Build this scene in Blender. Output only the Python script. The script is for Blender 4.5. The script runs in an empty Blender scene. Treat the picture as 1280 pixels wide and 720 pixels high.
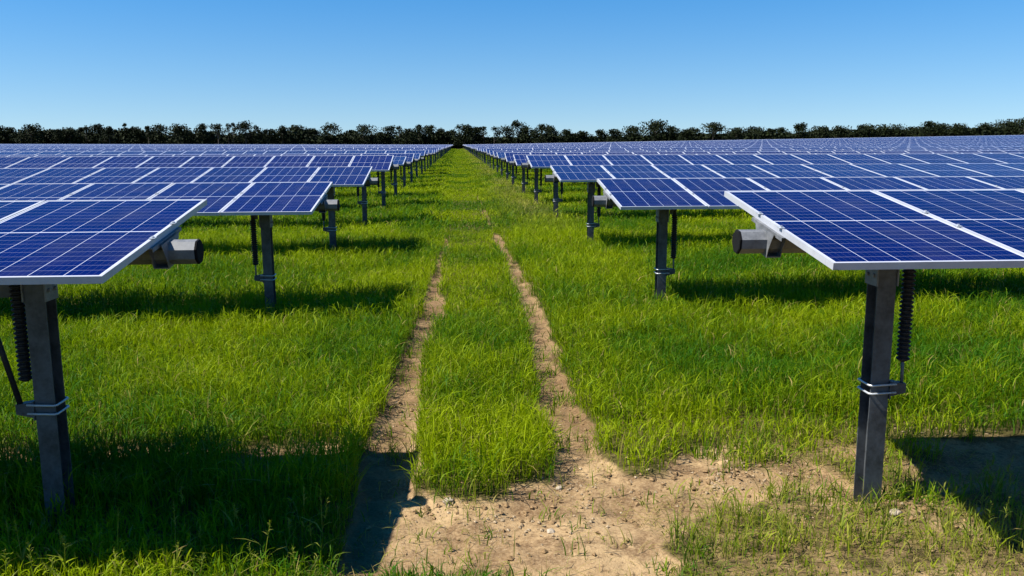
import bpy, math, random
import numpy as np
from mathutils import Matrix, Vector

random.seed(7)
RNG = np.random.default_rng(11)
sc = bpy.context.scene
COL = sc.collection
R = math.radians

# ------------------------------------------------------------------ helpers
def link(name, me, parent=None, loc=(0, 0, 0), rot=(0, 0, 0)):
    o = bpy.data.objects.new(name, me)
    COL.objects.link(o)
    o.location = loc
    o.rotation_euler = rot
    if parent is not None:
        o.parent = parent
    return o


def tag(o, label=None, cat=None, group=None, kind=None):
    if label: o['label'] = label
    if cat: o['category'] = cat
    if group: o['group'] = group
    if kind: o['kind'] = kind
    return o


class MB:
    """collects faces with material slots and uvs, then makes one mesh"""
    def __init__(self):
        self.v, self.f, self.m, self.uv, self.sm = [], [], [], [], []

    def face(self, pts, mat=0, uv=None, smooth=False):
        n = len(self.v)
        self.v += [tuple(p) for p in pts]
        self.f.append(list(range(n, n + len(pts))))
        self.m.append(mat)
        self.uv.append(uv or [(0, 0)] * len(pts))
        self.sm.append(smooth)

    def box(self, x0, x1, y0, y1, z0, z1, mat=0, M=None, skip=()):
        P = [Vector((x, y, z)) for x in (x0, x1) for y in (y0, y1) for z in (z0, z1)]
        if M is not None: P = [M @ p for p in P]
        Q = {'x0': (0, 1, 3, 2), 'x1': (4, 6, 7, 5), 'y0': (0, 4, 5, 1), 'y1': (2, 3, 7, 6), 'z0': (0, 2, 6, 4), 'z1': (1, 5, 7, 3)}
        for k, q in Q.items():
            if k not in skip: self.face([P[i] for i in q], mat)

    def grid(self, rings, mat=0, closed=True, caps=True, smooth=True):
        """rings: list of equal-length rings of points (shared vertices)"""
        n0 = len(self.v); k = len(rings[0])
        for r in rings: self.v += [tuple(p) for p in r]
        for i in range(len(rings) - 1):
            for j in range(k if closed else k - 1):
                a = n0 + i * k + j; b = n0 + i * k + (j + 1) % k
                self.f.append([a, b, b + k, a + k]); self.m.append(mat); self.uv.append([(0, 0)] * 4); self.sm.append(smooth)
        if caps:
            self.f.append([n0 + j for j in reversed(range(k))]); self.m.append(mat); self.uv.append([(0, 0)] * k); self.sm.append(False)
            e = n0 + (len(rings) - 1) * k
            self.f.append([e + j for j in range(k)]); self.m.append(mat); self.uv.append([(0, 0)] * k); self.sm.append(False)

    def tube(self, path, rad, n=8, mat=0, smooth=True, caps=True):
        path = [Vector(p) for p in path]
        rads = rad if isinstance(rad, (list, tuple)) else [rad] * len(path)
        rings = []
        for i, p in enumerate(path):
            d = (path[min(i + 1, len(path) - 1)] - path[max(i - 1, 0)]).normalized()
            up = Vector((0, 0, 1)) if abs(d.z) < .9 else Vector((1, 0, 0))
            a = d.cross(up).normalized(); b = d.cross(a).normalized()
            rings.append([p + (a * math.cos(t) + b * math.sin(t)) * rads[i] for t in [2 * math.pi * j / n for j in range(n)]])
        self.grid(rings, mat, smooth=smooth, caps=caps)

    def mesh(self, name, mats):
        me = bpy.data.meshes.new(name)
        me.from_pydata(self.v, [], self.f)
        for m in mats: me.materials.append(m)
        me.polygons.foreach_set('material_index', self.m)
        me.polygons.foreach_set('use_smooth', self.sm)
        uvl = me.uv_layers.new(name='UVMap')
        flat = [c for face in self.uv for p in face for c in p]
        uvl.data.foreach_set('uv', flat)
        me.update()
        return me


class NT:
    """small node helper"""
    def __init__(self, name):
        self.mat = bpy.data.materials.new(name)
        self.mat.use_nodes = True
        self.t = self.mat.node_tree
        self.t.nodes.clear()
        self.out = self.t.nodes.new('ShaderNodeOutputMaterial')

    def n(self, typ, **kw):
        nd = self.t.nodes.new(typ)
        for k, v in kw.items():
            if k == 'inp':
                for a, b in v.items():
                    if hasattr(b, 'links') and hasattr(b, 'is_output'): self.t.links.new(b, nd.inputs[a])
                    else: nd.inputs[a].default_value = b
            else: setattr(nd, k, v)
        return nd

    def m(self, op, a, b=0.0, c=0.0):
        return self.n('ShaderNodeMath', operation=op, inp={0: a, 1: b, 2: c}).outputs[0]

    def mix(self, f, a, b):
        nd = self.n('ShaderNodeMix', data_type='RGBA')
        for i, v in ((0, f), (6, a), (7, b)):
            if hasattr(v, 'is_output'): self.t.links.new(v, nd.inputs[i])
            else: nd.inputs[i].default_value = (*v, 1) if isinstance(v, tuple) and len(v) == 3 else v
        return nd.outputs[2]

    def noise(self, scale, vec=None, detail=4.0, rough=.55):
        i = {'Scale': scale, 'Detail': detail, 'Roughness': rough}
        if vec is not None: i['Vector'] = vec
        return self.n('ShaderNodeTexNoise', inp=i).outputs[0]

    def ramp(self, f, lo, hi):
        return self.n('ShaderNodeMapRange', inp={0: f, 1: lo, 2: hi}, clamp=True).outputs[0]

    def surf(self, sh):
        self.t.links.new(sh, self.out.inputs[0]); return self.mat

    def bsdf(self, **inp):
        return self.n('ShaderNodeBsdfPrincipled', inp={k.replace('_', ' '): v for k, v in inp.items()})


def c4(r, g, b): return (r, g, b, 1.0)

# ------------------------------------------------------------------ materials
def mat_cells():
    t = NT('photovoltaic_cells')
    uv = t.n('ShaderNodeUVMap', uv_map='UVMap').outputs[0]
    s = t.n('ShaderNodeSeparateXYZ', inp={0: uv})
    u, v = s.outputs[0], s.outputs[1]
    def line(coord, count, size, half):
        f = t.m('FRACT', t.m('MULTIPLY', coord, count))
        d = t.m('MULTIPLY', t.m('MINIMUM', f, t.m('SUBTRACT', 1.0, f)), size / count)
        return t.m('LESS_THAN', d, half)
    col = line(u, 6.0, .96, .0017)
    row = line(v, 20.0, 1.64, .00115)
    mid = t.m('LESS_THAN', t.m('ABSOLUTE', t.m('MULTIPLY', t.m('SUBTRACT', v, .5), 1.64)), .0065)
    bus = line(u, 30.0, .96, .0006)
    out = t.m('MAXIMUM', t.m('MAXIMUM', t.m('LESS_THAN', u, 0.0), t.m('GREATER_THAN', u, 1.0)),
              t.m('MAXIMUM', t.m('LESS_THAN', v, 0.0), t.m('GREATER_THAN', v, 1.0)))
    white = t.m('MAXIMUM', t.m('MAXIMUM', col, mid), out)
    cu = t.m('FLOOR', t.m('MULTIPLY', u, 6.0)); cv = t.m('FLOOR', t.m('MULTIPLY', v, 20.0))
    oi = t.n('ShaderNodeObjectInfo').outputs['Random']
    cid = t.n('ShaderNodeCombineXYZ', inp={0: cu, 1: cv, 2: t.m('MULTIPLY', oi, 57.0)}).outputs[0]
    wn = t.n('ShaderNodeTexWhiteNoise', inp={'Vector': cid}).outputs[0]
    tc = t.n('ShaderNodeTexCoord').outputs['Object']
    vor = t.n('ShaderNodeTexVoronoi', inp={'Vector': tc, 'Scale': 55.0}).outputs['Color']
    vs = t.n('ShaderNodeSeparateColor', inp={0: vor}).outputs[0]
    k = t.m('ADD', t.m('MULTIPLY', wn, .4), t.m('ADD', t.m('MULTIPLY', vs, .35), t.m('MULTIPLY', oi, .25)))
    cell = t.mix(k, c4(.0010, .0011, .038), c4(.0020, .0023, .066))
    cell = t.mix(t.m('MULTIPLY', bus, .10), cell, c4(.45, .48, .55))
    cell = t.mix(t.m('MULTIPLY', row, .5), cell, c4(.36, .38, .52))
    cell = t.mix(white, cell, c4(.43, .45, .52))
    dust = t.ramp(t.noise(2.3, tc), .5, .8)
    rough = t.m('ADD', .10, t.m('MULTIPLY', dust, .12))
    dustc = t.mix(t.m('MULTIPLY', dust, .05), cell, c4(.35, .32, .28))
    b = t.bsdf(Base_Color=dustc, Roughness=rough, IOR=1.10)
    return t.surf(b.outputs[0])


def mat_metal(name, a, b, rough, metallic, scale=14.0):
    t = NT(name)
    tc = t.n('ShaderNodeTexCoord').outputs['Object']
    n1 = t.noise(scale, tc, 5.0)
    n2 = t.noise(scale * 6, tc, 3.0)
    k = t.ramp(t.m('ADD', t.m('MULTIPLY', n1, .7), t.m('MULTIPLY', n2, .3)), .35, .65)
    colr = t.mix(k, c4(*a), c4(*b))
    bump = t.n('ShaderNodeBump', inp={'Strength': .08, 'Distance': .004, 'Height': n2}).outputs[0]
    s = t.bsdf(Base_Color=colr, Roughness=t.m('ADD', rough, t.m('MULTIPLY', k, .12)), Metallic=metallic, Normal=bump)
    return t.surf(s.outputs[0])


def mat_ground():
    t = NT('soil_and_turf')
    tc = t.n('ShaderNodeTexCoord').outputs['Object']
    bare = t.n('ShaderNodeAttribute', attribute_name='bare').outputs['Fac']
    big = t.noise(.9, tc, 5.0, .6); mid = t.noise(6.0, tc, 6.0, .65); fine = t.noise(60.0, tc, 6.0, .7)
    soil = t.mix(t.ramp(big, .36, .62), c4(.36, .245, .122), c4(.20, .122, .054))
    soil = t.mix(t.m('MULTIPLY', t.ramp(t.noise(2.4, tc, 7.0, .68), .46, .58), .85), soil, c4(.105, .057, .025))
    soil = t.mix(t.m('MULTIPLY', t.ramp(fine, .42, .70), .5), soil, c4(.46, .33, .18))
    soil = t.mix(t.m('MULTIPLY', t.ramp(t.noise(26.0, tc, 5.0, .7), .52, .66), .7), soil, c4(.085, .05, .024))
    vor = t.n('ShaderNodeTexVoronoi', inp={'Vector': tc, 'Scale': 75.0})
    peb = t.m('MULTIPLY', t.m('LESS_THAN', vor.outputs['Distance'], .26), t.ramp(t.noise(3.2, tc), .5, .62))
    pc = t.n('ShaderNodeSeparateColor', inp={0: vor.outputs['Color']}).outputs[0]
    soil = t.mix(t.m('MULTIPLY', peb, .75), soil, t.mix(pc, c4(.15, .10, .055), c4(.50, .40, .26)))
    turf = t.mix(t.ramp(mid, .35, .65), c4(.040, .032, .010), c4(.085, .075, .018))
    turf = t.mix(t.m('MULTIPLY', t.ramp(fine, .5, .7), .5), turf, c4(.16, .11, .045))
    edge = t.ramp(t.m('ADD', bare, t.m('MULTIPLY', t.m('SUBTRACT', mid, .5), 1.1)), .10, .5)
    damp_and_shade = t.n('ShaderNodeAttribute', attribute_name='damp_and_shade').outputs['Fac']
    soil = t.mix(t.m('MULTIPLY', damp_and_shade, .62), soil, c4(.115, .066, .028))
    colr = t.mix(edge, turf, soil)
    hgt = t.m('ADD', t.m('ADD', t.m('MULTIPLY', mid, .5), t.m('MULTIPLY', fine, .35)), t.m('MULTIPLY', peb, .25))
    bump = t.n('ShaderNodeBump', inp={'Strength': .85, 'Distance': .03, 'Height': hgt}).outputs[0]
    b = t.bsdf(Base_Color=colr, Roughness=.95, Normal=bump)
    b.inputs['Specular IOR Level'].default_value = .15
    return t.surf(b.outputs[0])


def mat_blades(name, trans=.45):
    t = NT(name)
    a = t.n('ShaderNodeAttribute', attribute_name='tint').outputs['Color']
    s = t.n('ShaderNodeSeparateColor', inp={0: a})
    g = t.mix(s.outputs[0], c4(.030, .115, .003), c4(.250, .320, .002))
    g = t.mix(s.outputs[1], g, c4(.34, .25, .085))
    b = t.bsdf(Base_Color=g, Roughness=.55)
    b.inputs['Specular IOR Level'].default_value = .1
    tr = t.n('ShaderNodeBsdfTranslucent', inp={0: t.mix(.5, g, c4(.20, .30, .001))})
    mx = t.n('ShaderNodeMixShader', inp={0: trans, 1: b.outputs[0], 2: tr.outputs[0]})
    return t.surf(mx.outputs[0])


def mat_leaves():
    t = NT('tree_leaves')
    a = t.n('ShaderNodeAttribute', attribute_name='tint').outputs['Color']
    s = t.n('ShaderNodeSeparateColor', inp={0: a})
    g = t.mix(s.outputs[0], c4(.006, .010, .003), c4(.017, .024, .006))
    b = t.bsdf(Base_Color=g, Roughness=.7)
    b.inputs['Specular IOR Level'].default_value = .1
    return t.surf(b.outputs[0])


def mat_plain(name, a, b, rough, scale=20.0, bump=.4, dist=.01):
    t = NT(name)
    tc = t.n('ShaderNodeTexCoord').outputs['Object']
    n = t.noise(scale, tc, 6.0, .65)
    bp = t.n('ShaderNodeBump', inp={'Strength': bump, 'Distance': dist, 'Height': n}).outputs[0]
    s = t.bsdf(Base_Color=t.mix(t.ramp(n, .35, .65), c4(*a), c4(*b)), Roughness=rough, Normal=bp)
    s.inputs['Specular IOR Level'].default_value = .2
    return t.surf(s.outputs[0])


M_CELL = mat_cells()
M_ALU = mat_metal('anodised_aluminium', (.36, .37, .40), (.44, .45, .47), .4, .15, 5.0)
M_BACK = mat_plain('white_backsheet', (.55, .56, .58), (.62, .62, .63), .6, 4.0, .05)
M_GALV = mat_metal('galvanised_steel', (.085, .09, .095), (.18, .185, .19), .55, .1)
M_POST = mat_metal('weathered_galvanised_post', (.026, .029, .033), (.085, .093, .10), .5, .15, 9.0)
M_BRIGHT = mat_metal('zinc_plated_rod', (.40, .42, .44), (.5, .52, .53), .35, .4)
M_RUBBER = mat_plain('black_rubber', (.012, .012, .013), (.03, .03, .032), .55, 40.0, .1)
M_BLACK = mat_plain('matt_black_plastic', (.002, .002, .002), (.004, .004, .004), .95, 30.0, .1)
M_GROUND = mat_ground()
M_GRASS = mat_blades('green_grass')
M_LEAF = mat_leaves()
M_BARK = mat_plain('grey_brown_bark', (.05, .04, .03), (.10, .085, .07), .9, 8.0)
M_STONE = mat_plain('pale_limestone', (.24, .19, .13), (.38, .32, .24), .9, 30.0, .6)
M_CLOD = mat_plain('crumbled_soil', (.13, .08, .036), (.30, .195, .095), .95, 40.0, .9)
M_PEBBLE = mat_plain('mixed_pebbles', (.16, .11, .06), (.38, .29, .18), .9, 25.0, .5)

# ------------------------------------------------------------------ noise in numpy
def vnoise(x, y, seed):
    x = np.asarray(x, float); y = np.asarray(y, float)
    xi = np.floor(x).astype(np.int64); yi = np.floor(y).astype(np.int64)
    fx = x - xi; fy = y - yi
    fx = fx * fx * (3 - 2 * fx); fy = fy * fy * (3 - 2 * fy)
    def h(i, j):
        n = (i * 374761393 + j * 668265263 + seed * 974634777) & 0xffffffff
        n = ((n ^ (n >> 13)) * 1274126177) & 0xffffffff
        return ((n ^ (n >> 16)) & 0xffff) / 65535.0
    return (h(xi, yi) * (1 - fx) + h(xi + 1, yi) * fx) * (1 - fy) + (h(xi, yi + 1) * (1 - fx) + h(xi + 1, yi + 1) * fx) * fy


def fbm(x, y, seed, oct=4):
    a, s, tot = 0.5, 0.0, 0.0
    for i in range(oct):
        s = s + a * vnoise(x * 2 ** i, y * 2 ** i, seed + i); tot += a; a *= .5
    return s / tot


def sstep(a, b, x):
    t = np.clip((x - a) / (b - a), 0, 1)
    return t * t * (3 - 2 * t)

# ------------------------------------------------------------------ the lie of the land
ROW_PITCH = 5.511
ROW_START = 4.687

def rut(X, Y, cx, hw):
    wob = (fbm(Y * .9, Y * 0 + cx * 7, 31) - .5) * .16 + (fbm(X * 4, Y * 4, 33) - .5) * .24
    return 1 - sstep(hw * .7, hw * 1.25, np.abs(X - cx - wob))


def bare_mask(X, Y):
    """1 = trodden soil, 0 = thick grass"""
    X = np.asarray(X, float); Y = np.asarray(Y, float)
    n = fbm(X * 1.7, Y * 1.7, 5) - .5
    n2 = fbm(X * 6, Y * 6, 9) - .5
    cl = np.interp(Y, [4, 5.5, 6.5, 8, 10, 14, 20], [-.50, -.47, -.52, -.50, -.38, -.30, -.25])
    wl = np.interp(Y, [4.8, 5.3, 8, 11, 14, 18, 22], [.0, .15, .14, .12, .08, .03, .0])
    cr = np.interp(Y, [4, 5.5, 6.5, 8, 10.5, 14, 20, 30, 40], [.85, .82, .80, .84, .88, .84, .74, .72, .8])
    wr = np.interp(Y, [4, 6, 8, 11, 14, 18, 24, 32], [.22, .16, .15, .135, .12, .105, .075, .04])
    a = np.maximum(rut(X, Y, cl, np.maximum(wl, .001)) * sstep(0, .05, wl), rut(X, Y, cr, np.maximum(wr, .001)) * sstep(0, .05, wr))
    far_gate = sstep(.46, .62, fbm(X * .5, Y * .8, 15))      # ruts turn patchy with distance
    a = a * (1 - sstep(12, 20, Y) * (1 - far_gate) * .8)
    # the worn turning place in front
    yb = np.interp(X, [-1.0, -.5, -.25, .0, .55, .66, .95, 1.2, 1.7, 2.4, 3.0, 3.8, 5],
                      [4.2, 4.3, 4.98, 4.86, 4.80, 5.2, 5.3, 5.15, 5.5, 5.72, 5.62, 5.55, 5.45])
    d = sstep(-.16, .16, yb + n * .5 + n2 * .3 - Y)
    yf = np.interp(X, [-1.2, -.55, -.3, .3, .8, 1.05, 1.4, 2.0, 2.6, 3.2, 5], [4.7, 4.0, 3.85, 3.8, 3.7, 4.15, 4.45, 4.60, 4.62, 4.55, 4.5])
    d = d * sstep(-.14, .14, Y - yf + n * .45)
    d = d * sstep(-.70, -.52, X + n * .25)
    d = d * (1 - sstep(.9, 1.5, X) * sstep(.38, .62, fbm(X * 2.6, Y * 2.6, 17)) * .75)
    a = np.maximum(a, d)
    a = np.maximum(a, (1 - sstep(.13, .21, np.abs(X + .49 + n * .12))) * sstep(3.8, 4.1, Y) * (1 - sstep(5.9, 6.6, Y)))
    # thin bare strip along the first row on the left
    s = (1 - sstep(.12, .38, np.abs(Y - 5.72 + n * .5))) * sstep(.35, .6, fbm(X * 2.2, Y * 2.2, 71)) * (1 - sstep(-1.0, -.7, X))
    a = np.maximum(a, s * .85)
    # patches of soil at post feet
    for k in range(3, 9):
        y = ROW_START + ROW_PITCH * k
        for px in (2.45, -2.4):
            g = np.exp(-(((X - px) / .45) ** 2 + ((Y - y + .35) / .35) ** 2))
            a = np.maximum(a, sstep(.45, .8, g + n * .7) * .9)
    a = np.maximum(a, .27 * sstep(.95, 1.3, X) * (1 - sstep(4.6, 4.9, Y)))
    return np.clip(a, 0, 1)


def height(X, Y):
    X = np.asarray(X, float); Y = np.asarray(Y, float)
    b = bare_mask(X, Y)
    near = 1 - sstep(30, 60, np.hypot(X, Y))
    h = np.interp(Y, [4.9, 6.2, 8, 10.2, 15.7, 21.2, 27, 45, 80], [0, .02, .07, .12, .13, .18, .15, .10, .05]) * (.2 + .8 * sstep(-2.6, .6, X))
    h = h + (fbm(X * .35, Y * .35, 3) - .5) * .10 * near * sstep(3, 12, np.abs(X) + np.abs(Y - 4.5))
    h = h + near * (b * (-.035 + (fbm(X * 3, Y * 3, 21) - .5) * .05 + (fbm(X * 14, Y * 14, 22, 3) - .5) * .028))
    # small heap of crumbled soil and the clods round the first post
    h = h + .05 * np.exp(-(((X - 1.72) / .16) ** 2 + ((Y - 5.05) / .12) ** 2)) * (.6 + fbm(X * 20, Y * 20, 44, 3) * .8)
    h = h + .045 * np.exp(-(((X - 2.62) / .25) ** 2 + ((Y - 4.5) / .12) ** 2)) * (.5 + fbm(X * 18, Y * 18, 45, 3))
    h = h + slope_of(X) * rise(Y) * np.clip(np.abs(X) - 1.7, 0, 420)
    return h


def rise(Y):
    return sstep(40, 200, Y)


def slope_of(X):
    return np.where(np.asarray(X) > 0, .0138, .0045)


def axis(segs):
    out = [segs[0][0]]
    for a, b, st in segs:
        n = max(1, int(round((b - a) / st)))
        out += list(np.linspace(a, b, n + 1)[1:])
    return np.array(out)


def grid_mesh(name, xs, ys):
    X, Y = np.meshgrid(xs, ys)
    Z = height(X, Y)
    nx, ny = len(xs), len(ys)
    co = np.stack([X, Y, Z], -1).reshape(-1, 3).astype(np.float32)
    i = np.arange((ny - 1) * (nx - 1)); r, c = i // (nx - 1), i % (nx - 1)
    a = r * nx + c
    q = np.stack([a, a + 1, a + nx + 1, a + nx], -1).astype(np.int32)
    me = bpy.data.meshes.new(name)
    me.vertices.add(len(co)); me.vertices.foreach_set('co', co.ravel())
    me.loops.add(q.size); me.loops.foreach_set('vertex_index', q.ravel())
    me.polygons.add(len(q)); me.polygons.foreach_set('loop_start', np.arange(0, q.size, 4, dtype=np.int32))
    me.polygons.foreach_set('use_smooth', np.ones(len(q), bool))
    at = me.attributes.new('bare', 'FLOAT', 'POINT')
    at.data.foreach_set('value', bare_mask(X, Y).ravel().astype(np.float32))
    at = me.attributes.new('damp_and_shade', 'FLOAT', 'POINT')
    at.data.foreach_set('value', (sstep(5.3, 6.6, Y + (fbm(X * 2, Y * 2, 29) - .5) * 1.2) * (.45 + .8 * fbm(X * 1.1, Y * 1.1, 27)) + (1 - sstep(-.5, -.36, X)) * (1 - sstep(5.3, 6, Y))).ravel().astype(np.float32))  # darker rut soil, plus panel shade painted into the front left soil
    me.update(calc_edges=True)
    return me


def geo(a, b, n, sgn=1):
    return [(sgn * p) for p in np.geomspace(a, b, n)]

gx = np.concatenate([geo(14, 3000, 40, -1)[::-1], axis([(-14, -4, .12), (-4, 4.6, .032), (4.6, 14, .12)])[1:-1], geo(14, 3000, 40)])
gy = np.concatenate([[-3000, -300, -60, -20, -6, 0], axis([(1.5, 3.4, .1), (3.4, 7.2, .03), (7.2, 13, .07), (13, 32, .16), (32, 70, .6)])[:-1], geo(70, 3500, 60)])
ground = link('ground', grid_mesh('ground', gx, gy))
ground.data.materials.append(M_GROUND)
tag(ground, 'flat field of tan soil and green turf with two worn wheel ruts', 'ground', kind='structure')

# ------------------------------------------------------------------ grass
def blades_mesh(name, P, H, Wd, facing, lean_dir, lean, tint, dry):
    n = len(P)
    T = np.array([0, .38, .74, 1.0])
    Wt = np.array([.75, 1.0, .68, 0])
    ld = np.stack([np.cos(lean_dir), np.sin(lean_dir)], -1)
    sd = np.stack([np.cos(facing), np.sin(facing)], -1)
    verts = np.zeros((n, 7, 3), np.float32)
    k = 0
    for i, t in enumerate(T):
        c = np.zeros((n, 3))
        c[:, :2] = P[:, :2] + ld * (H * lean * t ** 1.9)[:, None]
        c[:, 2] = P[:, 2] + H * t * (1 - .42 * np.clip(lean, 0, 1.3) * t)
        if i < 3:
            off = sd * (Wd * Wt[i] * .5)[:, None]
            verts[:, k] = c; verts[:, k, :2] -= off
            verts[:, k + 1] = c; verts[:, k + 1, :2] += off
            k += 2
        else:
            verts[:, k] = c
    base = (np.arange(n) * 7)[:, None]
    q = np.array([0, 1, 3, 2, 2, 3, 5, 4, 4, 5, 6])
    loops = (base + q[None]).astype(np.int32)
    starts = (np.arange(n) * 11)[:, None] + np.array([0, 4, 8])[None]
    me = bpy.data.meshes.new(name)
    me.vertices.add(n * 7); me.vertices.foreach_set('co', verts.ravel())
    me.loops.add(n * 11); me.loops.foreach_set('vertex_index', loops.ravel())
    me.polygons.add(n * 3); me.polygons.foreach_set('loop_start', starts.astype(np.int32).ravel())
    me.polygons.foreach_set('use_smooth', np.ones(n * 3, bool))
    at = me.attributes.new('tint', 'FLOAT_COLOR', 'POINT')
    colr = np.zeros((n, 7, 4), np.float32); colr[..., 0] = tint[:, None]; colr[..., 1] = dry[:, None]; colr[..., 3] = 1
    at.data.foreach_set('color', colr.ravel())
    me.update(calc_edges=True)
    return me


def scatter(x0, x1, y0, y1, dens, wedge=None):
    n = int((x1 - x0) * (y1 - y0) * dens)
    X = RNG.uniform(x0, x1, n); Y = RNG.uniform(y0, y1, n)
    if wedge:
        k = (X > -(wedge[0] * Y + 1.0)) & (X < wedge[1] * Y + 1.0)
        X, Y = X[k], Y[k]
    return X, Y


parts = []
def add_zone(X, Y, hmul, width, group=3, spread=.05):
    # tufts: several blades share a spot
    n = len(X)
    X = np.repeat(X, group) + RNG.normal(0, spread, n * group)
    Y = np.repeat(Y, group) + RNG.normal(0, spread, n * group)
    b = bare_mask(X, Y)
    keep = RNG.random(len(X)) > sstep(.12, .55, b) * .985
    patch = fbm(X * .8, Y * .8, 51)
    thin = (Y < 5.9) & (Y > 4.3)
    keep &= ~((Y < 4.7) & (X > .9) & (RNG.random(len(X)) > .62))        # thinner turf bottom right
    keep &= ~((X > 1.0) & (Y < 6.1) & (Y > 4.4) & (RNG.random(len(X)) > .55))
    keep &= RNG.random(len(X)) < sstep(.12, .42, patch + .22)
    X, Y, b, patch = X[keep], Y[keep], b[keep], patch[keep]
    m = len(X)
    big = fbm(X * .23, Y * .23, 61)
    clump = fbm(X * 3.2, Y * 3.2, 57, 2)
    hh = (.12 + .15 * patch + .17 * clump + .08 * (big - .5)) * RNG.uniform(.55, 1.2, m) * hmul
    hh *= 1 - .5 * sstep(.05, .6, b)
    hh[(Y < 3.95) & (X > -.6)] *= .5
    fm = (X > .85) & (Y < 6.0); hh[fm] *= .72
    fl = (X < -.4) & (Y < 4.7); hh[fl] *= .62
    track = (np.abs(X - .2) < .42) & (Y > 9); hh[track] *= .62
    hh[(np.abs(X - .25) < .9) & (Y > 16)] *= .6
    tint = np.clip(.50 + (fbm(X * .45, Y * .55, 81) - .5) * 3.4 + (patch - .5) * -.6 + (clump - .5) * .9 + RNG.normal(0, .27, m), 0, 1)
    dry = (RNG.random(m) < .045) * RNG.uniform(.4, 1, m)
    dz = np.exp(-((X - 2.0) / .7) ** 2) * sstep(16, 24, Y) * sstep(.28, .5, fbm(X * .8, Y * .3, 91))
    dry = np.maximum(dry, dz * RNG.uniform(.1, .7, m))
    dry = np.maximum(dry, sstep(.05, .5, b) * RNG.uniform(0, .7, m) * (RNG.random(m) < .5))
    fr = (X > .9) & (Y < 4.8); dry[fr] = np.maximum(dry[fr], RNG.uniform(0, .55, int(fr.sum())))
    base = height(X, Y) - .01
    k = RNG.random(m) < .8                       # leaves arching off the stems
    mk = int(k.sum()); hk = hh[k]
    parts.append((np.stack([X[k] + RNG.normal(0, .01, mk), Y[k] + RNG.normal(0, .01, mk), base[k] + hk * RNG.uniform(.25, .72, mk)], -1), hk * RNG.uniform(.24, .5, mk),
                  width * RNG.uniform(.9, 1.6, mk), RNG.uniform(0, 2 * np.pi, mk), RNG.uniform(0, 2 * np.pi, mk), RNG.uniform(.5, 1.5, mk),
                  np.clip(tint[k] + RNG.normal(.06, .12, mk), 0, 1), dry[k]))
    parts.append((np.stack([X, Y, base], -1), hh, width * RNG.uniform(.6, 1.25, m) , RNG.uniform(0, 2 * np.pi, m),
                  RNG.uniform(0, 2 * np.pi, m), np.abs(RNG.normal(.32, .25, m)), tint, dry))

WEDGE = (.60, .72)
add_zone(*scatter(-6, 7, 2.6, 9.5, 600, WEDGE), 1.0, .0064)
add_zone(*scatter(-14, 16, 9.5, 19, 290, WEDGE), 1.0, .0080)
add_zone(*scatter(-14, 16, 19, 34, 90, WEDGE), 1.0, .016, spread=.08)
add_zone(*scatter(-9, 10, 34, 70, 80), 1.0, .024, spread=.12)
add_zone(*scatter(-6, 7, 70, 150, 36), 1.0, .045, spread=.2)
add_zone(*scatter(-5, 6, 150, 310, 14), 1.0, .09, spread=.3)
# loose sprigs on the worn place and a fringe of blades along the bottom
def sprigs(spots, n, spread, hmul, dryp):
    X = np.concatenate([RNG.normal(x, spread * s, int(n * s)) for x, y, s in spots])
    Y = np.concatenate([RNG.normal(y, spread * s * .6, int(n * s)) for x, y, s in spots])
    m = len(X)
    parts.append((np.stack([X, Y, height(X, Y) - .01], -1), RNG.uniform(.07, .2, m) * hmul, RNG.uniform(.005, .009, m), RNG.uniform(0, 6.3, m),
                  RNG.uniform(0, 6.3, m), np.abs(RNG.normal(.5, .3, m)), RNG.random(m) * .7, (RNG.random(m) < dryp) * RNG.uniform(.3, 1, m)))

sp = [(RNG.uniform(-.35, 2.9), RNG.uniform(4.1, 5.5), RNG.uniform(.3, 1.0)) for i in range(46)]
sprigs(sp, 14, .06, .7, .25)
rs = []
for i in range(100):
    yy = 5.4 + 11 * RNG.random() ** 1.4
    rs.append((RNG.choice([-.47, .83]) + RNG.normal(0, .12), yy, RNG.uniform(.4, 1.0)))
sprigs(rs, 16, .06, 1.0, .2)
sprigs([(1.15, 4.02, 1.2), (1.3, 4.1, 1), (1.05, 3.95, 1), (1.5, 4.15, 1.2), (-.2, 3.86, 1.4), (.02, 3.83, 1.4), (.18, 3.85, 1.2), (-.1, 3.8, 1.2), (-.38, 3.9, 1)], 26, .08, .55, .1)
sprigs([(2.7, 4.62, 1), (2.85, 4.55, 1), (2.45, 4.5, 1), (2.3, 4.75, .8), (2.05, 5.35, 1), (1.9, 5.5, 1), (2.2, 5.6, 1.2), (1.6, 5.55, 1)], 60, .12, 1.2, .2)
# dead straw lying on the ground
n_ = 9000
X = RNG.uniform(-.6, 3.8, n_); Y = 3.7 + 2.3 * RNG.random(n_)
q = (fbm(X * 1.5, Y * 1.5, 131) > .42) & (RNG.random(n_) < .25 + .75 * sstep(.7, 1.3, X))
X, Y = X[q], Y[q]; n_ = len(X)
parts.append((np.stack([X, Y, height(X, Y) + .004], -1), RNG.uniform(.025, .10, n_), RNG.uniform(.0025, .005, n_), RNG.uniform(0, 6.3, n_), RNG.uniform(0, 6.3, n_),
              RNG.uniform(1.1, 1.6, n_), RNG.random(n_), RNG.uniform(.45, 1, n_)))
cat = [np.concatenate([p[i] for p in parts]) for i in range(8)]
print('blades', len(cat[0]))
grass = link('grass', blades_mesh('grass', *cat))
grass.data.materials.append(M_GRASS)
tag(grass, 'lush knee-high green grass covering the field between and under the panels', 'grass', kind='stuff')

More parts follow.
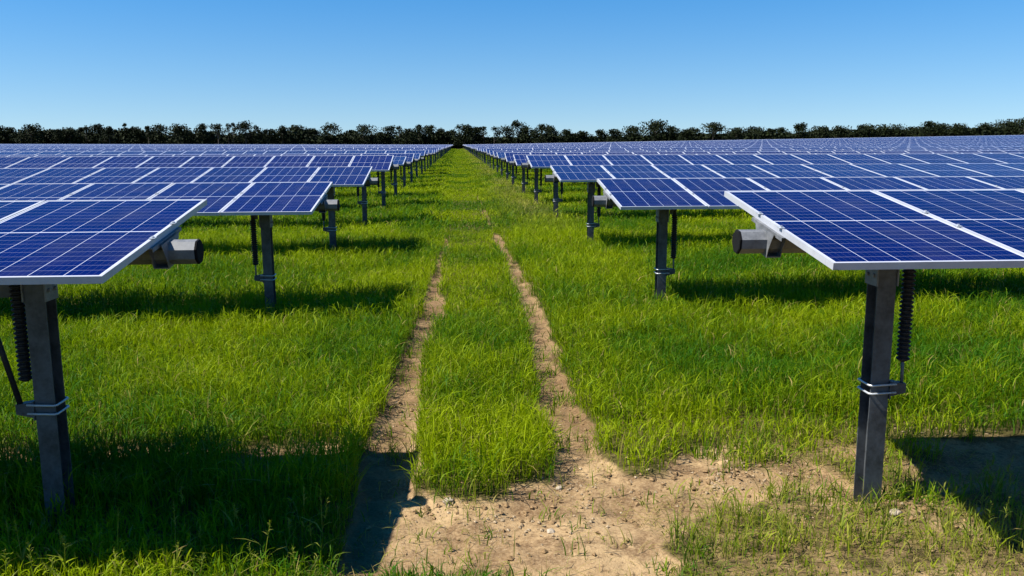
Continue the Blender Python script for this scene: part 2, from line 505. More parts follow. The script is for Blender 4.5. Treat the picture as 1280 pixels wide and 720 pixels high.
# seed-headed weeds standing above the turf
wb = []
for i in range(70):
    if i < 34:
        x, y = random.uniform(-2.7, -.5), random.uniform(3.6, 4.35)
    elif i < 52:
        x, y = random.uniform(1.1, 3.4), random.uniform(3.8, 4.8)
    else:
        x, y = random.uniform(-3.2, -1.0), random.uniform(5.9, 7.0)
    z = float(height(x, y)); H = random.uniform(.22, .46); ln = random.uniform(0, .25); a = random.uniform(0, 6.28)
    P = [(x, y, z, H, .004, a, ln)]
    top = Vector((x + math.cos(a) * H * ln * .8, y + math.sin(a) * H * ln * .8, z + H * (1 - .4 * ln)))
    for k in range(14):
        t = k / 14
        P.append((x + (top.x - x) * (.68 + .30 * t), y + (top.y - y) * (.68 + .30 * t), z + (top.z - z) * (.66 + .30 * t), .035 * (1.25 - t), .006, random.uniform(0, 6.28), random.uniform(.5, 1.1)))
    for k in range(3):
        P.append((x, y, z + H * random.uniform(.1, .4), random.uniform(.10, .18), .009, random.uniform(0, 6.28), random.uniform(.6, 1.2)))
    wb += P
wa = np.array(wb); m = len(wa)
weeds = link('weeds', blades_mesh('weeds', wa[:, :3], wa[:, 3], wa[:, 4], RNG.uniform(0, 6.28, m), wa[:, 5], wa[:, 6], RNG.random(m) * .8, RNG.uniform(.1, .55, m)))
weeds.data.materials.append(M_GRASS)
tag(weeds, 'thin seed-headed weeds standing above the turf near the front', 'weeds', kind='stuff')

# ------------------------------------------------------------------ stones
def rock_mesh(name, r, sq, seed, mat, sub=2):
    import bmesh
    bm = bmesh.new()
    bmesh.ops.create_icosphere(bm, subdivisions=sub, radius=r)
    rr = random.Random(seed)
    offs = [Vector((rr.uniform(-1, 1), rr.uniform(-1, 1), rr.uniform(-1, 1))).normalized() for _ in range(9)]
    for v in bm.verts:
        d = v.co.normalized()
        k = min(1.0, min(1.0 / max(.2, d.dot(o) * 1.28) for o in offs))
        v.co = v.co * k * (1 + rr.uniform(-.04, .04))
        v.co.z *= sq
    me = bpy.data.meshes.new(name); bm.to_mesh(me); bm.free()
    me.materials.append(mat)
    return me

for i, (x, y, r, sq, lab) in enumerate([
        (-.09, 4.83, .042, .6, 'pale flat stone lying at the front end of the middle grass strip'),
        (.62, 5.02, .03, .55, 'whitish stone where the right wheel rut meets the bare soil'),
        (.50, 4.42, .028, .5, 'small tan stone lying alone on the middle of the bare soil'),
        (2.52, 4.42, .04, .6, 'earthy pale stone at the foot of the first post on the right'),
        (3.05, 4.44, .035, .6, 'light stone in thin turf beside the edge of the panel shadow')]):
    s = link('stone', rock_mesh('stone', r, sq, i, M_STONE), None, (x, y, float(height(x, y)) + r * sq * .45), (random.uniform(-.2, .2), .1, random.uniform(0, 6)))
    tag(s, lab, 'stone', 'loose stones on the bare soil')

pv = MB()
def pebble(x, y, r, mat=0):
    z = float(height(x, y)) + r * .25
    k = [Vector((random.uniform(.7, 1.1) * a, random.uniform(.7, 1.1) * b, random.uniform(.5, .8) * c)) * r for a, b, c in
         ((1, 0, 0), (-1, 0, 0), (0, 1, 0), (0, -1, 0), (0, 0, 1), (0, 0, -1))]
    M = Matrix.Translation((x, y, z)) @ Matrix.Rotation(random.uniform(0, 6), 4, 'Z') @ Matrix.Rotation(random.uniform(-.5, .5), 4, 'X')
    k = [M @ p for p in k]
    for a, b, c in ((0, 2, 4), (2, 1, 4), (1, 3, 4), (3, 0, 4), (2, 0, 5), (1, 2, 5), (3, 1, 5), (0, 3, 5)):
        pv.face([k[a], k[b], k[c]], mat)
for cx, cy, sx, sy, n in ((1.70, 5.03, .13, .10, 150), (.08, 4.58, .14, .08, 60), (.45, 4.40, .2, .12, 50), (.62, 5.0, .2, .1, 80), (-.2, 4.75, .12, .06, 30),
                          (2.6, 4.5, .3, .15, 110), (-.5, 6.6, .12, .6, 60), (.83, 7, .1, .9, 80), (1.2, 4.9, .9, .3, 160), (2.2, 5.3, .5, .3, 120), (3.6, 5.75, .5, .06, 60), (-1.6, 5.75, .3, .08, 50)):
    for i in range(n):
        pebble(random.gauss(cx, sx), random.gauss(cy, sy), random.choice((.004, .005, .006, .007, .009, .012, .016)))
for cx, cy, sx, sy, n in ((1.70, 5.05, .12, .09, 70), (2.6, 4.5, .28, .12, 70), (1.0, 5.0, .5, .2, 90), (.2, 4.72, .35, .08, 60), (2.1, 5.3, .5, .25, 90), (.83, 6.5, .1, .8, 60), (-.5, 6.6, .1, .5, 40), (.4, 4.3, .5, .25, 50), (3.3, 4.5, .4, .15, 50)):
    for i in range(n):
        pebble(random.gauss(cx, sx), random.gauss(cy, sy), random.choice((.008, .010, .012, .015, .019, .025)), 1)
gravel = link('gravel', pv.mesh('gravel', [M_PEBBLE, M_CLOD]))
tag(gravel, 'scattered small pebbles and soil crumbs on the bare ground', 'gravel', kind='stuff')

# ------------------------------------------------------------------ solar trackers
MW, ML, MT = 1.002, 1.69, .035        # module width, length, frame depth
STEP = 1.012
TOP = .120                            # glass above the torque-tube axis
TUBE = .064

def cell_uv(x, y):
    return ((x + MW / 2 - .021) / (MW - .042), (y + ML / 2 - .025) / (ML - .05))


def panel_mesh():
    b = MB()
    x, y, z = MW / 2 - .008, ML / 2 - .008, TOP - .002
    pts = [(-x, -y, z), (x, -y, z), (x, y, z), (-x, y, z)]
    b.face(pts, 0, [cell_uv(p[0], p[1]) for p in pts])
    zb = z - .006
    b.face([(-x, y, zb), (x, y, zb), (x, -y, zb), (-x, -y, zb)], 1)
    b.box(-.07, .07, .45, .52, zb - .022, zb - .001, 2)          # junction box
    return b.mesh('solar_panel', [M_CELL, M_BACK, M_RUBBER])


def frame_mesh():
    b = MB()
    X, Y, z1, z0, lip, th = MW / 2, ML / 2, TOP, TOP - MT, .012, .0025
    for s in (-1, 1):      # long members run full length, short ones butt between them
        xs = sorted((s * X, s * (X - lip))); b.box(xs[0], xs[1], -Y, Y, z1 - .0045, z1, 0)
        xs = sorted((s * X, s * (X - th))); b.box(xs[0], xs[1], -Y, Y, z0, z1 - .0045, 0)
        xs = sorted((s * (X - th), s * (X - .028))); b.box(xs[0], xs[1], -Y, Y, z0, z0 + th, 0)
        ys = sorted((s * Y, s * (Y - lip))); b.box(-X + lip, X - lip, ys[0], ys[1], z1 - .0045, z1, 0)
        ys = sorted((s * Y, s * (Y - th))); b.box(-X + th, X - th, ys[0], ys[1], z0, z1 - .0045, 0)
        ys = sorted((s * (Y - th), s * (Y - .028))); b.box(-X + .028, X - .028, ys[0], ys[1], z0, z0 + th, 0)
    return b.mesh('frame', [M_ALU])


def octagon_tube(x0, x1):
    b = MB()
    r = TUBE / math.cos(math.pi / 8)
    ang = [math.pi / 8 + k * math.pi / 4 for k in range(8)]
    ring = lambda x, q: [(x, q * math.cos(a), q * math.sin(a)) for a in ang]
    b.grid([ring(x0, r), ring(x1, r)], caps=False, smooth=False)
    q = r - .006
    b.grid([ring(x0, q), ring(x1, q)], caps=False, smooth=False)
    for x in (x0, x1):      # wall thickness at the open ends
        A, B = ring(x, r), ring(x, q)
        for j in range(8):
            b.face([A[j], A[(j + 1) % 8], B[(j + 1) % 8], B[j]])
    return b


def post_mesh(depth=2.35):
    b = MB()
    z1, z0 = -.10, -depth
    b.box(-.055, .055, -.062, -.056, z0, z1)          # front flange
    b.box(-.055, .055, .056, .062, z0, z1)            # back flange
    b.box(-.0025, .0025, -.056, .056, z0, z1)       # web
    return b.mesh('post', [M_POST])


def bearing_mesh():
    b = MB()
    n = 20
    for x in (-.03, .03):
        pass
    o = [(math.cos(2 * math.pi * k / n), math.sin(2 * math.pi * k / n)) for k in range(n)]
    ro, ri = .096, TUBE + .012
    R0 = [(-.03, c * ro, s * ro) for c, s in o]; R1 = [(.03, c * ro, s * ro) for c, s in o]
    Q0 = [(-.03, c * ri, s * ri) for c, s in o]; Q1 = [(.03, c * ri, s * ri) for c, s in o]
    b.grid([R0, R1, Q1, Q0, R0], caps=False, smooth=False)
    b.box(-.065, -.057, -.072, .072, -.26, -.06)    # cheek plates gripping the post
    b.box(.057, .065, -.072, .072, -.26, -.06)
    for x in (-.069, .069):
        for y in (-.035, .035):
            b.tube([(x - .008, y, -.2), (x + .008, y, -.2)], .012, 6)
    return b.mesh('bearing', [M_GALV])


def clamp_mesh():
    """hat rail under two module edges with tapered saddle plates on the tube"""
    b = MB()
    zt = TOP - MT
    b.box(-.030, .030, -.24, .24, zt - .006, zt - .0005)
    for s in (-1, 1):
        xs = sorted((s * .030, s * .026)); b.box(xs[0], xs[1], -.24, .24, zt - .022, zt - .006)
        x = s * .040
        for o in (x, x + .004):
            b.face([(o, -.15, zt - .008), (o, .15, zt - .008), (o, .09, -TUBE * .4), (o, .075, -TUBE - .012), (o, -.075, -TUBE - .012), (o, -.09, -TUBE * .4)])
        for p, q in (((-.15, zt - .008), (-.09, -TUBE * .4)), ((-.09, -TUBE * .4), (-.075, -TUBE - .012)), ((.09, -TUBE * .4), (.15, zt - .008))):
            b.face([(x, *p), (x + .004, *p), (x + .004, *q), (x, *q)])
    b.box(-.036, .04, -.075, .075, -TUBE - .012, -TUBE - .006)
    return b.mesh('module_clamp', [M_GALV])


def clip_mesh():
    b = MB()
    b.box(-.016, .016, -.02, .02, TOP + .0015, TOP + .006)
    b.grid([[(.0085 * math.cos(a * math.pi / 3), .0085 * math.sin(a * math.pi / 3), z) for a in range(6)] for z in (TOP + .005, TOP + .013)], smooth=False)
    return b.mesh('clip', [M_BRIGHT])


def damper_bellows(s, near=.15):
    b = MB()
    x = s * near
    rings = []
    n, z = 14, -.17
    k = 0
    def ring(r, z): return [(x + r * math.cos(2 * math.pi * j / n), -.02 + r * math.sin(2 * math.pi * j / n), z) for j in range(n)]
    rings.append(ring(.02, -.12)); rings.append(ring(.024, -.165))
    while z > -.70:
        rings += [ring(.026, z), ring(.038, z - .008), ring(.038, z - .015), ring(.026, z - .023)]
        z -= .026
    rings.append(ring(.014, z - .004))
    b.grid(rings, smooth=False)
    return b.mesh('bellows', [M_RUBBER])


def piston_rod(s, strut=False):
    b = MB()
    x = s * .15
    b.tube([(x, -.02, -.70), (x + s * .004, -.02, -.86)] if not strut else [(s * .30, -.02, -.22), (s * .15, -.02, -.87)], .010 if not strut else .016, 8)
    return b.mesh('piston_rod', [M_GALV if not strut else M_RUBBER])


def bracket_mesh(s):
    """tapered bracket from the rod eye to the post, one closed piece with a saddle plate"""
    b = MB()
    x0, x1, x2 = s * .0575, s * .065, s * .17
    lo0, hi0, lo1, hi1 = -.935, -.825, -.905, -.85
    y0, y1, y2 = -.072, .072, .02
    ring0 = [(x0, y0, lo0), (x0, y1, lo0), (x0, y1, hi0), (x0, y0, hi0)]
    ring1 = [(x1, y0, lo0), (x1, y1, lo0), (x1, y1, hi0), (x1, y0, hi0)]
    ring2 = [(x1 + s * .004, -.055, lo0 + .01), (x1 + s * .004, y2, lo0 + .01), (x1 + s * .004, y2, hi0 - .01), (x1 + s * .004, -.055, hi0 - .01)]
    ring3 = [(x2, -.045, lo1), (x2, .005, lo1), (x2, .005, hi1), (x2, -.045, hi1)]
    b.grid([ring0, ring1, ring2, ring3], smooth=False)
    return b.mesh('bracket', [M_POST])


def lug_mesh(s, strut=False):
    b = MB()
    e = .32 if strut else .17
    b.box(min(s * .09, s * e), max(s * .09, s * e), -.03, -.01, -.24 if strut else -.16, -.05)
    return b.mesh('lug', [M_POST])


def ubolt_mesh(s):
    b = MB()
    e = s * .09; z = 0
    b.tube([(e, -.080, z + .006), (-s * .055, -.080, z), (-s * .067, -.068, z), (-s * .067, .068, z), (-s * .055, .080, z), (e, .080, z + .006)], .0065, 8)
    return b.mesh('u_bolt', [M_BRIGHT])


def cable_mesh(s, n):
    b = MB()
    pts = []
    for i in range(n * 4 + 1):
        x = s * (.10 + i * STEP / 4)
        pts.append((x, .10 + .02 * math.sin(i * 1.7), -.03 - .06 * (i % 4 in (1, 2, 3)) - .03 * (i % 4 == 2)))
    b.tube(pts, .006, 5, smooth=True)
    return b.mesh('cable', [M_RUBBER])

ME_PANEL, ME_FRAME, ME_POST, ME_BEAR, ME_CLAMP, ME_CLIP = panel_mesh(), frame_mesh(), post_mesh(), bearing_mesh(), clamp_mesh(), clip_mesh()
ME_BELL = {s: damper_bellows(s) for s in (-1, 1)}
ME_BELL_TIGHT = damper_bellows(-1, .11)
ME_ROD = {s: piston_rod(s) for s in (-1, 1)}
ME_STRUT = piston_rod(-1, True)
ME_BRK = {s: bracket_mesh(s) for s in (-1, 1)}
ME_LUG = {s: lug_mesh(s) for s in (-1, 1)}
ME_LUG_WIDE = lug_mesh(-1, True)
ME_CAP = {}
for s_ in (-1, 1):
    cb_ = MB(); rr_ = TUBE / math.cos(math.pi / 8) + .0012
    rg_ = lambda x, q: [(x, q * math.cos(math.pi / 8 + k * math.pi / 4), q * math.sin(math.pi / 8 + k * math.pi / 4)) for k in range(8)]
    cb_.grid([rg_(-s_ * .172, rr_), rg_(-s_ * .183, rr_), rg_(-s_ * .187, rr_ - .006)], smooth=False)
    ME_CAP[s_] = cb_.mesh('end_cap', [M_BLACK])
ME_UB = {s: ubolt_mesh(s) for s in (-1, 1)}

ONES = ['', 'first', 'second', 'third', 'fourth', 'fifth', 'sixth', 'seventh', 'eighth', 'ninth', 'tenth', 'eleventh', 'twelfth', 'thirteenth', 'fourteenth',
        'fifteenth', 'sixteenth', 'seventeenth', 'eighteenth', 'nineteenth']
TENS = {2: ('twentieth', 'twenty'), 3: ('thirtieth', 'thirty'), 4: ('fortieth', 'forty'), 5: ('fiftieth', 'fifty')}
def ordinal(n):
    if n < 20: return ONES[n]
    t, o = divmod(n, 10)
    return TENS[t][0] if o == 0 else TENS[t][1] + '-' + ONES[o]

CAM_H = 2.15
# (height of glass centre below the lens, tilt, end shift, depth shift) as surveyed for the first rows
FIT = {(-1, 0): (-.470, 8.11, .031, .013), (-1, 1): (-.617, 8.71, .019, .072), (-1, 2): (-.571, 9.10, -.005, 0), (-1, 3): (-.459, 11.1, 0, 0), (-1, 4): (-.516, 7.2, -.009, 0), (-1, 5): (-.521, 9.58, -.035, 0),
       (1, 0): (-.439, 8.41, -.036, -.05), (1, 1): (-.586, 8.44, .026, -.022), (1, 2): (-.539, 7.39, .011, -.009), (1, 3): (-.437, 8.56, -.018, .005), (1, 4): (-.509, 10.05, 0, 0), (1, 5): (-.509, 10.43, .018, 0)}
END = {-1: -1.656, 1: 1.801}
N_ROWS, N_NEAR = 54, 10
POST0 = {-1: .70, 1: .69}

def tracker(s, r):
    z, tilt, jx, jy = FIT.get((s, r), (-.51 + random.uniform(-.05, .05), 8.8 + random.uniform(-1.4, 1.6), random.uniform(-.04, .04), random.uniform(-.05, .05)))
    t = R(tilt)
    y = ROW_START + ROW_PITCH * r + jy
    x = END[s] + jx
    glass = CAM_H + z
    ty, tz = y + TOP * math.sin(t), glass - TOP * math.cos(t)
    side = 'left' if s < 0 else 'right'
    if r == 0:
        lab = f'nearest solar tracker row {side} of the grass track, cut by the picture edge'
    else:
        lab = f'{ordinal(r + 1)} solar tracker row counted from the front, {side} of the grass track'
    D = y
    if r < N_NEAR:
        n = max(16, int(.62 * D + 5))
        g = float(height(x, ty))
        root = link('solar_tracker', None, None, (x, ty, g))
        root.empty_display_size = .3
        tag(root, lab, 'solar tracker', 'solar tracker rows in the field')
        za = tz - g
        link('torque_tube', octagon_tube(-s * .18, s * (n * STEP + .3)).mesh('torque_tube', [M_GALV]), root, (0, 0, za), (t, 0, 0))
        link('end_cap', ME_CAP[s], root, (0, 0, za), (t, 0, 0))
        for i in range(n):
            p = link('solar_panel', ME_PANEL, root, (s * (MW / 2 + i * STEP), 0, za + random.uniform(-.0015, .0015)), (t + random.uniform(-.0016, .0016), 0, 0))
            link('frame', ME_FRAME, p)
        for i in range(min(n, 10) + 1):
            xx = s * (i * STEP - STEP / 2 + MW / 2) if i else s * .012
            if i: xx = s * (i * STEP - (STEP - MW) / 2)
            cl = link('module_clamp', ME_CLAMP, root, (xx, 0, za), (t, 0, 0))
            
            if i < 6:
                for yc in (-.17, .17): link('clip', ME_CLIP, cl, (0 if i else -s * .012, yc, 0))
        px = POST0[s]; k = 0
        while px < n * STEP:
            po = link('post', ME_POST, root, (s * px, 0, za))
            po.rotation_euler = (random.uniform(-.006, .006), random.uniform(-.008, .008), 0)
            link('bearing', ME_BEAR, po)
            if k == 0:
                link('bellows', ME_BELL_TIGHT if s < 0 and r == 0 else ME_BELL[s], po)
                link('piston_rod', ME_STRUT if s < 0 and r == 0 else ME_ROD[s], po); link('bracket', ME_BRK[s], po); link('lug', ME_LUG_WIDE if s < 0 and r == 0 else ME_LUG[s], po)
                for zb in (-.848, -.898): link('u_bolt', ME_UB[s], po, (0, 0, zb))
            px += 6.4; k += 1
        link('cable', cable_mesh(s, min(n, 14)), root, (0, 0, za), (t, 0, 0))
    else:
        n = int(.68 * D + 8)
        b = MB()
        M = Matrix.Rotation(t, 4, 'X')
        Y, z1, z0 = ML / 2, TOP, TOP - MT
        ext = n * STEP
        for i in range(n):
            a, c = s * (i * STEP), s * (i * STEP + MW)
            x0, x1 = min(a, c), max(a, c)
            tw = Matrix.Rotation(t + random.uniform(-.002, .002), 4, 'X')
            pts = [(x0, -Y, z1), (x1, -Y, z1), (x1, Y, z1), (x0, Y, z1)]
            mx = (x0 + x1) / 2
            b.face([tw @ Vector(p) for p in pts], 0, [cell_uv(p[0] - mx, p[1]) for p in pts])
        b.box(min(0, s * ext), max(0, s * ext), -Y, Y, z0, z1 - .004, 1, M, skip=('z0',))
        b.box(min(0, s * ext), max(0, s * ext), -Y + .004, Y - .004, z0 - .002, z0 + .001, 2, M)
        b.box(min(-s * .18, s * ext), max(-s * .18, s * ext), -TUBE, TUBE, -TUBE, TUBE, 3, M)
        px = POST0[s]
        while px < ext:
            b.box(s * px - .05, s * px + .05, -.075, .075, -2.0, -TUBE - .004, 4)
            px += 6.4
        o = link('solar_tracker', b.mesh('solar_tracker', [M_CELL, M_ALU, M_BACK, M_GALV, M_POST]), None, (x, ty, tz), (0, -s * math.atan(float(slope_of(s) * rise(y))), 0))
        tag(o, lab, 'solar tracker', 'solar tracker rows in the field')

for r in range(N_ROWS):
    for s in (-1, 1):
        tracker(s, r)

# ------------------------------------------------------------------ far tree line
def leaf_mesh(name, C, S, tint, mats):
    n = len(C)
    a = RNG.normal(size=(n, 3)); a /= np.linalg.norm(a, axis=1)[:, None]
    b = np.cross(a, RNG.normal(size=(n, 3))); b /= np.linalg.norm(b, axis=1)[:, None]
    S = S[:, None]
    V = np.stack([C - a * S - b * S * .6, C + a * S * .7 - b * S * .8, C + a * S + b * S * .7, C - a * S * .8 + b * S * .9], 1).astype(np.float32)
    me = bpy.data.meshes.new(name)
    me.vertices.add(n * 4); me.vertices.foreach_set('co', V.ravel())
    me.loops.add(n * 4); me.loops.foreach_set('vertex_index', np.arange(n * 4, dtype=np.int32))
    me.polygons.add(n); me.polygons.foreach_set('loop_start', np.arange(0, n * 4, 4, dtype=np.int32))
    at = me.attributes.new('tint', 'FLOAT_COLOR', 'POINT')
    colr = np.zeros((n, 4, 4), np.float32); colr[..., 0] = tint[:, None]; colr[..., 3] = 1
    at.data.foreach_set('color', colr.ravel())
    for m_ in mats: me.materials.append(m_)
    me.update(calc_edges=True)
    return me

TREES = [(-175.2, 339.2, 9.5, 4.9), (-175.4, 345.3, 9.1, 4.6), (-162.2, 334.0, 10.2, 7.0), (-161.8, 345.3, 7.7, 5.0), (-153.1, 336.4, 8.2, 3.9), (-149.6, 337.9, 8.9, 5.8), (-147.8, 343.6, 8.9, 3.3), (-143.2, 337.7, 9.2, 3.2), (-140.0, 339.7, 10.2, 7.2), (-132.6, 332.4, 9.0, 4.5), (-130.2, 342.5, 10.5, 2.3), (-125.5, 339.5, 9.2, 5.2), (-119.3, 336.6, 9.3, 2.6), (-116.9, 343.0, 10.2, 7.2), (-107.0, 336.2, 10.2, 8.4), (-99.5, 338.3, 10.2, 5.8), (-92.1, 333.9, 10.1, 4.5), (-89.2, 337.6, 10.2, 2.9), (-86.6, 334.8, 10.4, 2.2), (-82.2, 335.7, 11.2, 7.1), (-79.6, 342.5, 9.7, 3.0), (-74.2, 335.9, 8.0, 7.1), (-68.6, 338.8, 9.4, 4.5), (-65.2, 345.7, 9.7, 6.0), (-57.3, 345.5, 8.4, 4.0), (-50.7, 342.1, 10.6, 5.9), (-44.9, 339.6, 6.8, 5.9), (-36.5, 335.9, 9.8, 7.7), (-30.2, 334.2, 6.7, 3.8), (-27.0, 345.6, 9.5, 6.0), (-23.1, 339.2, 9.2, 3.3), (-18.4, 333.6, 8.2, 6.4), (-15.5, 340.7, 9.7, 3.9), (-11.2, 342.9, 9.6, 6.6), (-6.7, 340.6, 8.4, 4.6), (-2.2, 344.8, 7.7, 4.6), (2.6, 332.6, 9.8, 5.7), (6.7, 339.4, 8.8, 4.6), (10.5, 338.4, 9.1, 3.9), (14.4, 332.9, 8.7, 3.8), (19.6, 341.0, 9.5, 5.2), (24.3, 343.9, 11.4, 6.6), (28.3, 340.3, 8.8, 5.9), (33.3, 335.6, 9.7, 5.8), (38.3, 343.8, 9.4, 5.3), (43.6, 339.1, 7.7, 4.6), (50.8, 339.2, 6.9, 6.5), (57.8, 342.5, 7.7, 4.6), (62.8, 334.1, 7.7, 5.1), (71.8, 343.5, 9.3, 7.2), (80.6, 341.6, 11.5, 10.5), (87.6, 343.0, 9.1, 5.3), (91.4, 334.7, 7.7, 5.1), (97.0, 343.2, 8.4, 4.6), (102.3, 334.7, 10.3, 7.7), (111.1, 333.1, 8.2, 7.7), (123.1, 344.0, 8.9, 8.6), (128.9, 344.1, 8.1, 4.0), (134.4, 344.3, 8.4, 5.3), (140.4, 338.6, 10.2, 5.8), (146.6, 335.8, 8.8, 7.1), (153.2, 332.1, 8.8, 7.0), (168.2, 341.0, 9.7, 7.8), (178.3, 342.1, 9.6, 9.8), (189.5, 343.7, 8.6, 9.2), (192.8, 335.9, 10.7, 7.1), (198.1, 335.0, 9.7, 6.4), (208.5, 341.0, 9.8, 6.5), (221.7, 343.3, 10.2, 6.6), (231.5, 345.5, 11.7, 9.3), (232.0, 334.1, 11.9, 9.6)]

LAND = {0: ('the tree cut by the left picture edge', 'tree at the left picture edge, low rounded crown on the far tree line'),
        10: ('the thin spindly tree', 'thin spindly tree poking up from the left part of the far tree line'),
        19: ('the tall tree of the left half', 'tallest broad crown of the left half of the far tree line'),
        25: ('the lone upright tree', 'upright narrow tree with clear sky on both sides, left of the track'),
        36: ('the tree at the track end', 'dark tree standing right where the grass track meets the far tree line'),
        41: ('the ragged tall tree', 'ragged tall tree rising just right of the track end'),
        50: ('the great domed tree', 'great domed tree, the bulkiest crown right of the track on the tree line'),
        54: ('the lollipop tree', 'lollipop-shaped tree with bare trunk showing under a round crown'),
        70: ('the big tree at the right picture edge', 'big tall tree filling the right picture edge of the far tree line')}
UMBRELLA = {16, 23, 24, 37}
SPARSE = {10, 16, 17, 18, 20, 26, 30, 38, 39, 40}

def tree(i, x, y, top, w):
    land = sorted(LAND, key=lambda k: (abs(k - i), k))[0]
    style = 'domed' if i in (50, 36, 45) else 'umbrella' if i in UMBRELLA else 'lollipop' if i == 54 else 'slim' if w < 4 else 'round'
    word = {'domed': 'domed', 'umbrella': 'flat-topped', 'lollipop': 'round', 'slim': 'slim', 'round': 'rounded'}[style]
    if i in LAND: lab = LAND[i][1]
    else:
        k = i - land
        which = ordinal(abs(k)) + ' to' if abs(k) > 1 else 'just to'
        lab = f"dark {word} tree, {which} the {'right' if k > 0 else 'left'} of {LAND[land][0]}"
    gz = float(height(x, y))
    root = link('tree', None, None, (x, y, gz))
    tag(root, lab, 'tree', 'trees of the far tree line')
    rr = np.random.default_rng(100 + i)
    H = top - gz
    w = w * 1.75
    cb = H * {'domed': .2, 'umbrella': .6, 'lollipop': .5, 'slim': .26, 'round': .2}[style]
    # trunk with limbs
    b = MB()
    bend = rr.normal(0, .2, 2)
    tp = [(0, 0, -.2), (bend[0] * .3, bend[1] * .3, H * .3), (bend[0], bend[1], H * .62), (bend[0] * 1.4, bend[1] * 1.2, H * .9)]
    r0 = .03 * H * rr.uniform(.7, 1.1)
    b.tube(tp, [r0, r0 * .75, r0 * .45, r0 * .12], 7)
    lobes = []
    nl = {'domed': 14, 'umbrella': 8, 'lollipop': 8, 'slim': 6, 'round': 11}[style]
    for k in range(nl):
        a = rr.uniform(0, 6.28); f = k / max(1, nl - 1)
        zz = cb + (H - cb) * (.12 + .74 * f)
        env = math.sqrt(max(.05, 1 - ((f - .40) / .72) ** 2))
        if style == 'umbrella': env = .95
        rad = w * .5 * env * rr.uniform(.2, .7)
        lr = w * rr.uniform(.17, .27) * (.8 if f > .8 else 1.1)
        lz = min(lr * rr.uniform(.6, .9), (H - cb) * .3)
        c = Vector((math.cos(a) * rad, math.sin(a) * rad * .8, min(zz, H - lz)))
        lobes.append((c, lr, lz))
        s0 = Vector((bend[0] * .5, bend[1] * .5, H * rr.uniform(.28, .5)))
        if c.z < s0.z: s0.z = c.z * .8
        mid = (s0 + c) * .5 + Vector((0, 0, .15))
        b.tube([s0, mid, c], [r0 * .38, r0 * .26, r0 * .08], 5)
    lobes.append((Vector((bend[0], bend[1], H - w * .16)), w * .2, w * .16))
    link('trunk', b.mesh('trunk', [M_BARK]), root)
    C, S = [], []
    per = 75 if i in SPARSE else 140
    for c, lr, lz in lobes:
        d = rr.normal(size=(per, 3)); d /= np.linalg.norm(d, axis=1)[:, None]
        q = d * (rr.random(per) ** .55)[:, None] * np.array([lr, lr, lz]) * 1.05 + np.array(c)
        C.append(q); S.append(rr.uniform(.10, .26, per) * (.75 + w * .035))
    C = np.concatenate(C); S = np.concatenate(S)
    link('crown', leaf_mesh('crown', C, S, rr.random(len(C)), [M_LEAF]), root)

for i, a in enumerate(TREES): tree(i, *a)

# close-grown wood behind and beneath: reads as one dark band
n = 120000
X = RNG.uniform(-270, 340, n); Y = RNG.uniform(338, 362, n)
hx = np.interp(X, [-300, -60, 0, 50, 340], [5.0, 4.8, 4.4, 3.3, 2.9]) + 1.2 * (fbm(X * .12, Y * .05, 201) - .45) * 2 + .8 * (fbm(X * .6, Y * .2, 203) - .5) * 2
for i in range(150):
    xc, hc, wc = RNG.uniform(-270, 340), RNG.uniform(4.8, 7.6), RNG.uniform(2.2, 6.0)
    hx = np.maximum(hx, hc * float(np.interp(xc, [-60, 0, 50], [1.0, .92, .68])) * np.sqrt(np.clip(1 - ((X - xc) / wc) ** 2, 0, 1)) ** .8)
Z = hx * RNG.random(n) + height(X, Y)
hx = hx
wood = link('woodland', leaf_mesh('woodland', np.stack([X, Y, Z], -1), RNG.uniform(.25, .62, n), RNG.random(n), [M_LEAF]))
tag(wood, 'dark close-grown wood behind the far tree line', 'woodland', kind='stuff')

# ------------------------------------------------------------------ light
to_sun = Vector((-.74, -.10, 1.0)).normalized()
sun = bpy.data.lights.new('sun', 'SUN')
sun.energy = 5.0; sun.angle = R(.5); sun.color = (1.0, .955, .88)
so = bpy.data.objects.new('sun', sun); COL.objects.link(so)
so.rotation_euler = to_sun.to_track_quat('Z', 'Y').to_euler()
so.location = to_sun * 30

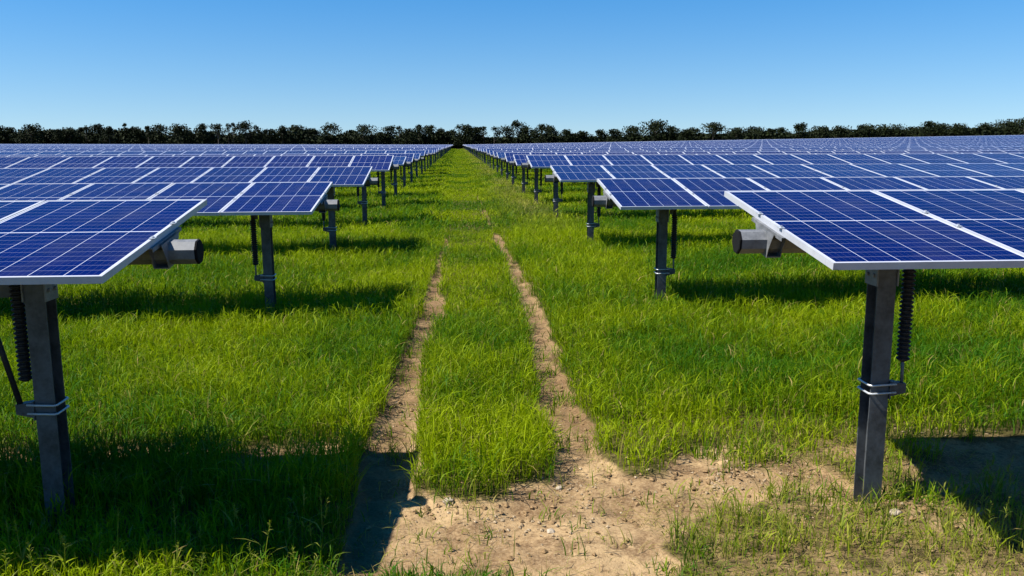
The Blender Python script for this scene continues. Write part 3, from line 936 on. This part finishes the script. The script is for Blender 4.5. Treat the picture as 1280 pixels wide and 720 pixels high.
w = bpy.data.worlds.new('World'); sc.world = w; w.use_nodes = True
nt = w.node_tree
bg = nt.nodes['Background']
sky = nt.nodes.new('ShaderNodeTexSky'); sky.sky_type = 'NISHITA'; sky.sun_disc = False
sky.sun_elevation = math.asin(to_sun.z)
sky.sun_rotation = math.atan2(to_sun.x, to_sun.y)
sky.air_density = 1.0; sky.dust_density = .1; sky.ozone_density = 3.0; sky.altitude = 300
tcn = nt.nodes.new('ShaderNodeTexCoord')
mp = nt.nodes.new('ShaderNodeVectorMath'); mp.operation = 'MULTIPLY'; mp.inputs[1].default_value = (1, 1, .62)
ad = nt.nodes.new('ShaderNodeVectorMath'); ad.operation = 'ADD'; ad.inputs[1].default_value = (0, 0, .05)
hs = nt.nodes.new('ShaderNodeHueSaturation'); hs.inputs['Saturation'].default_value = 1.55
nt.links.new(tcn.outputs['Generated'], mp.inputs[0]); nt.links.new(mp.outputs[0], ad.inputs[0]); nt.links.new(ad.outputs[0], sky.inputs[0])
tn = nt.nodes.new('ShaderNodeVectorMath'); tn.operation = 'MULTIPLY'; tn.inputs[1].default_value = (1.0, 1.0, 1.16)
nt.links.new(sky.outputs[0], hs.inputs['Color']); nt.links.new(hs.outputs[0], tn.inputs[0]); nt.links.new(tn.outputs[0], bg.inputs[0])
bg.inputs[1].default_value = .056

# ------------------------------------------------------------------ camera
cam = bpy.data.cameras.new('camera')
cam.sensor_width = 36; cam.lens = 1043.2 / 1280 * 36
cam.clip_start = .05; cam.clip_end = 8000
co = bpy.data.objects.new('camera', cam); COL.objects.link(co)
B = [[0.9979488308917159, -0.06394518300466992, -0.003023986170041797], [-0.013897416206978085, -0.17029257969455308, -0.985295538974852], [0.06248994114757473, 0.9833165567971859, -0.1708319536383609]]
rt, dn, fw = (Vector(v) for v in B)
co.matrix_world = Matrix(((rt.x, -dn.x, -fw.x, 0), (rt.y, -dn.y, -fw.y, 0), (rt.z, -dn.z, -fw.z, CAM_H), (0, 0, 0, 1)))
sc.camera = co
sc.view_settings.view_transform = 'Standard'
sc.view_settings.look = 'None'
sc.view_settings.exposure = 1.05
sc.view_settings.gamma = 1
sc.cycles.max_bounces = 6; sc.cycles.transparent_max_bounces = 4
sc.cycles.use_denoising = True
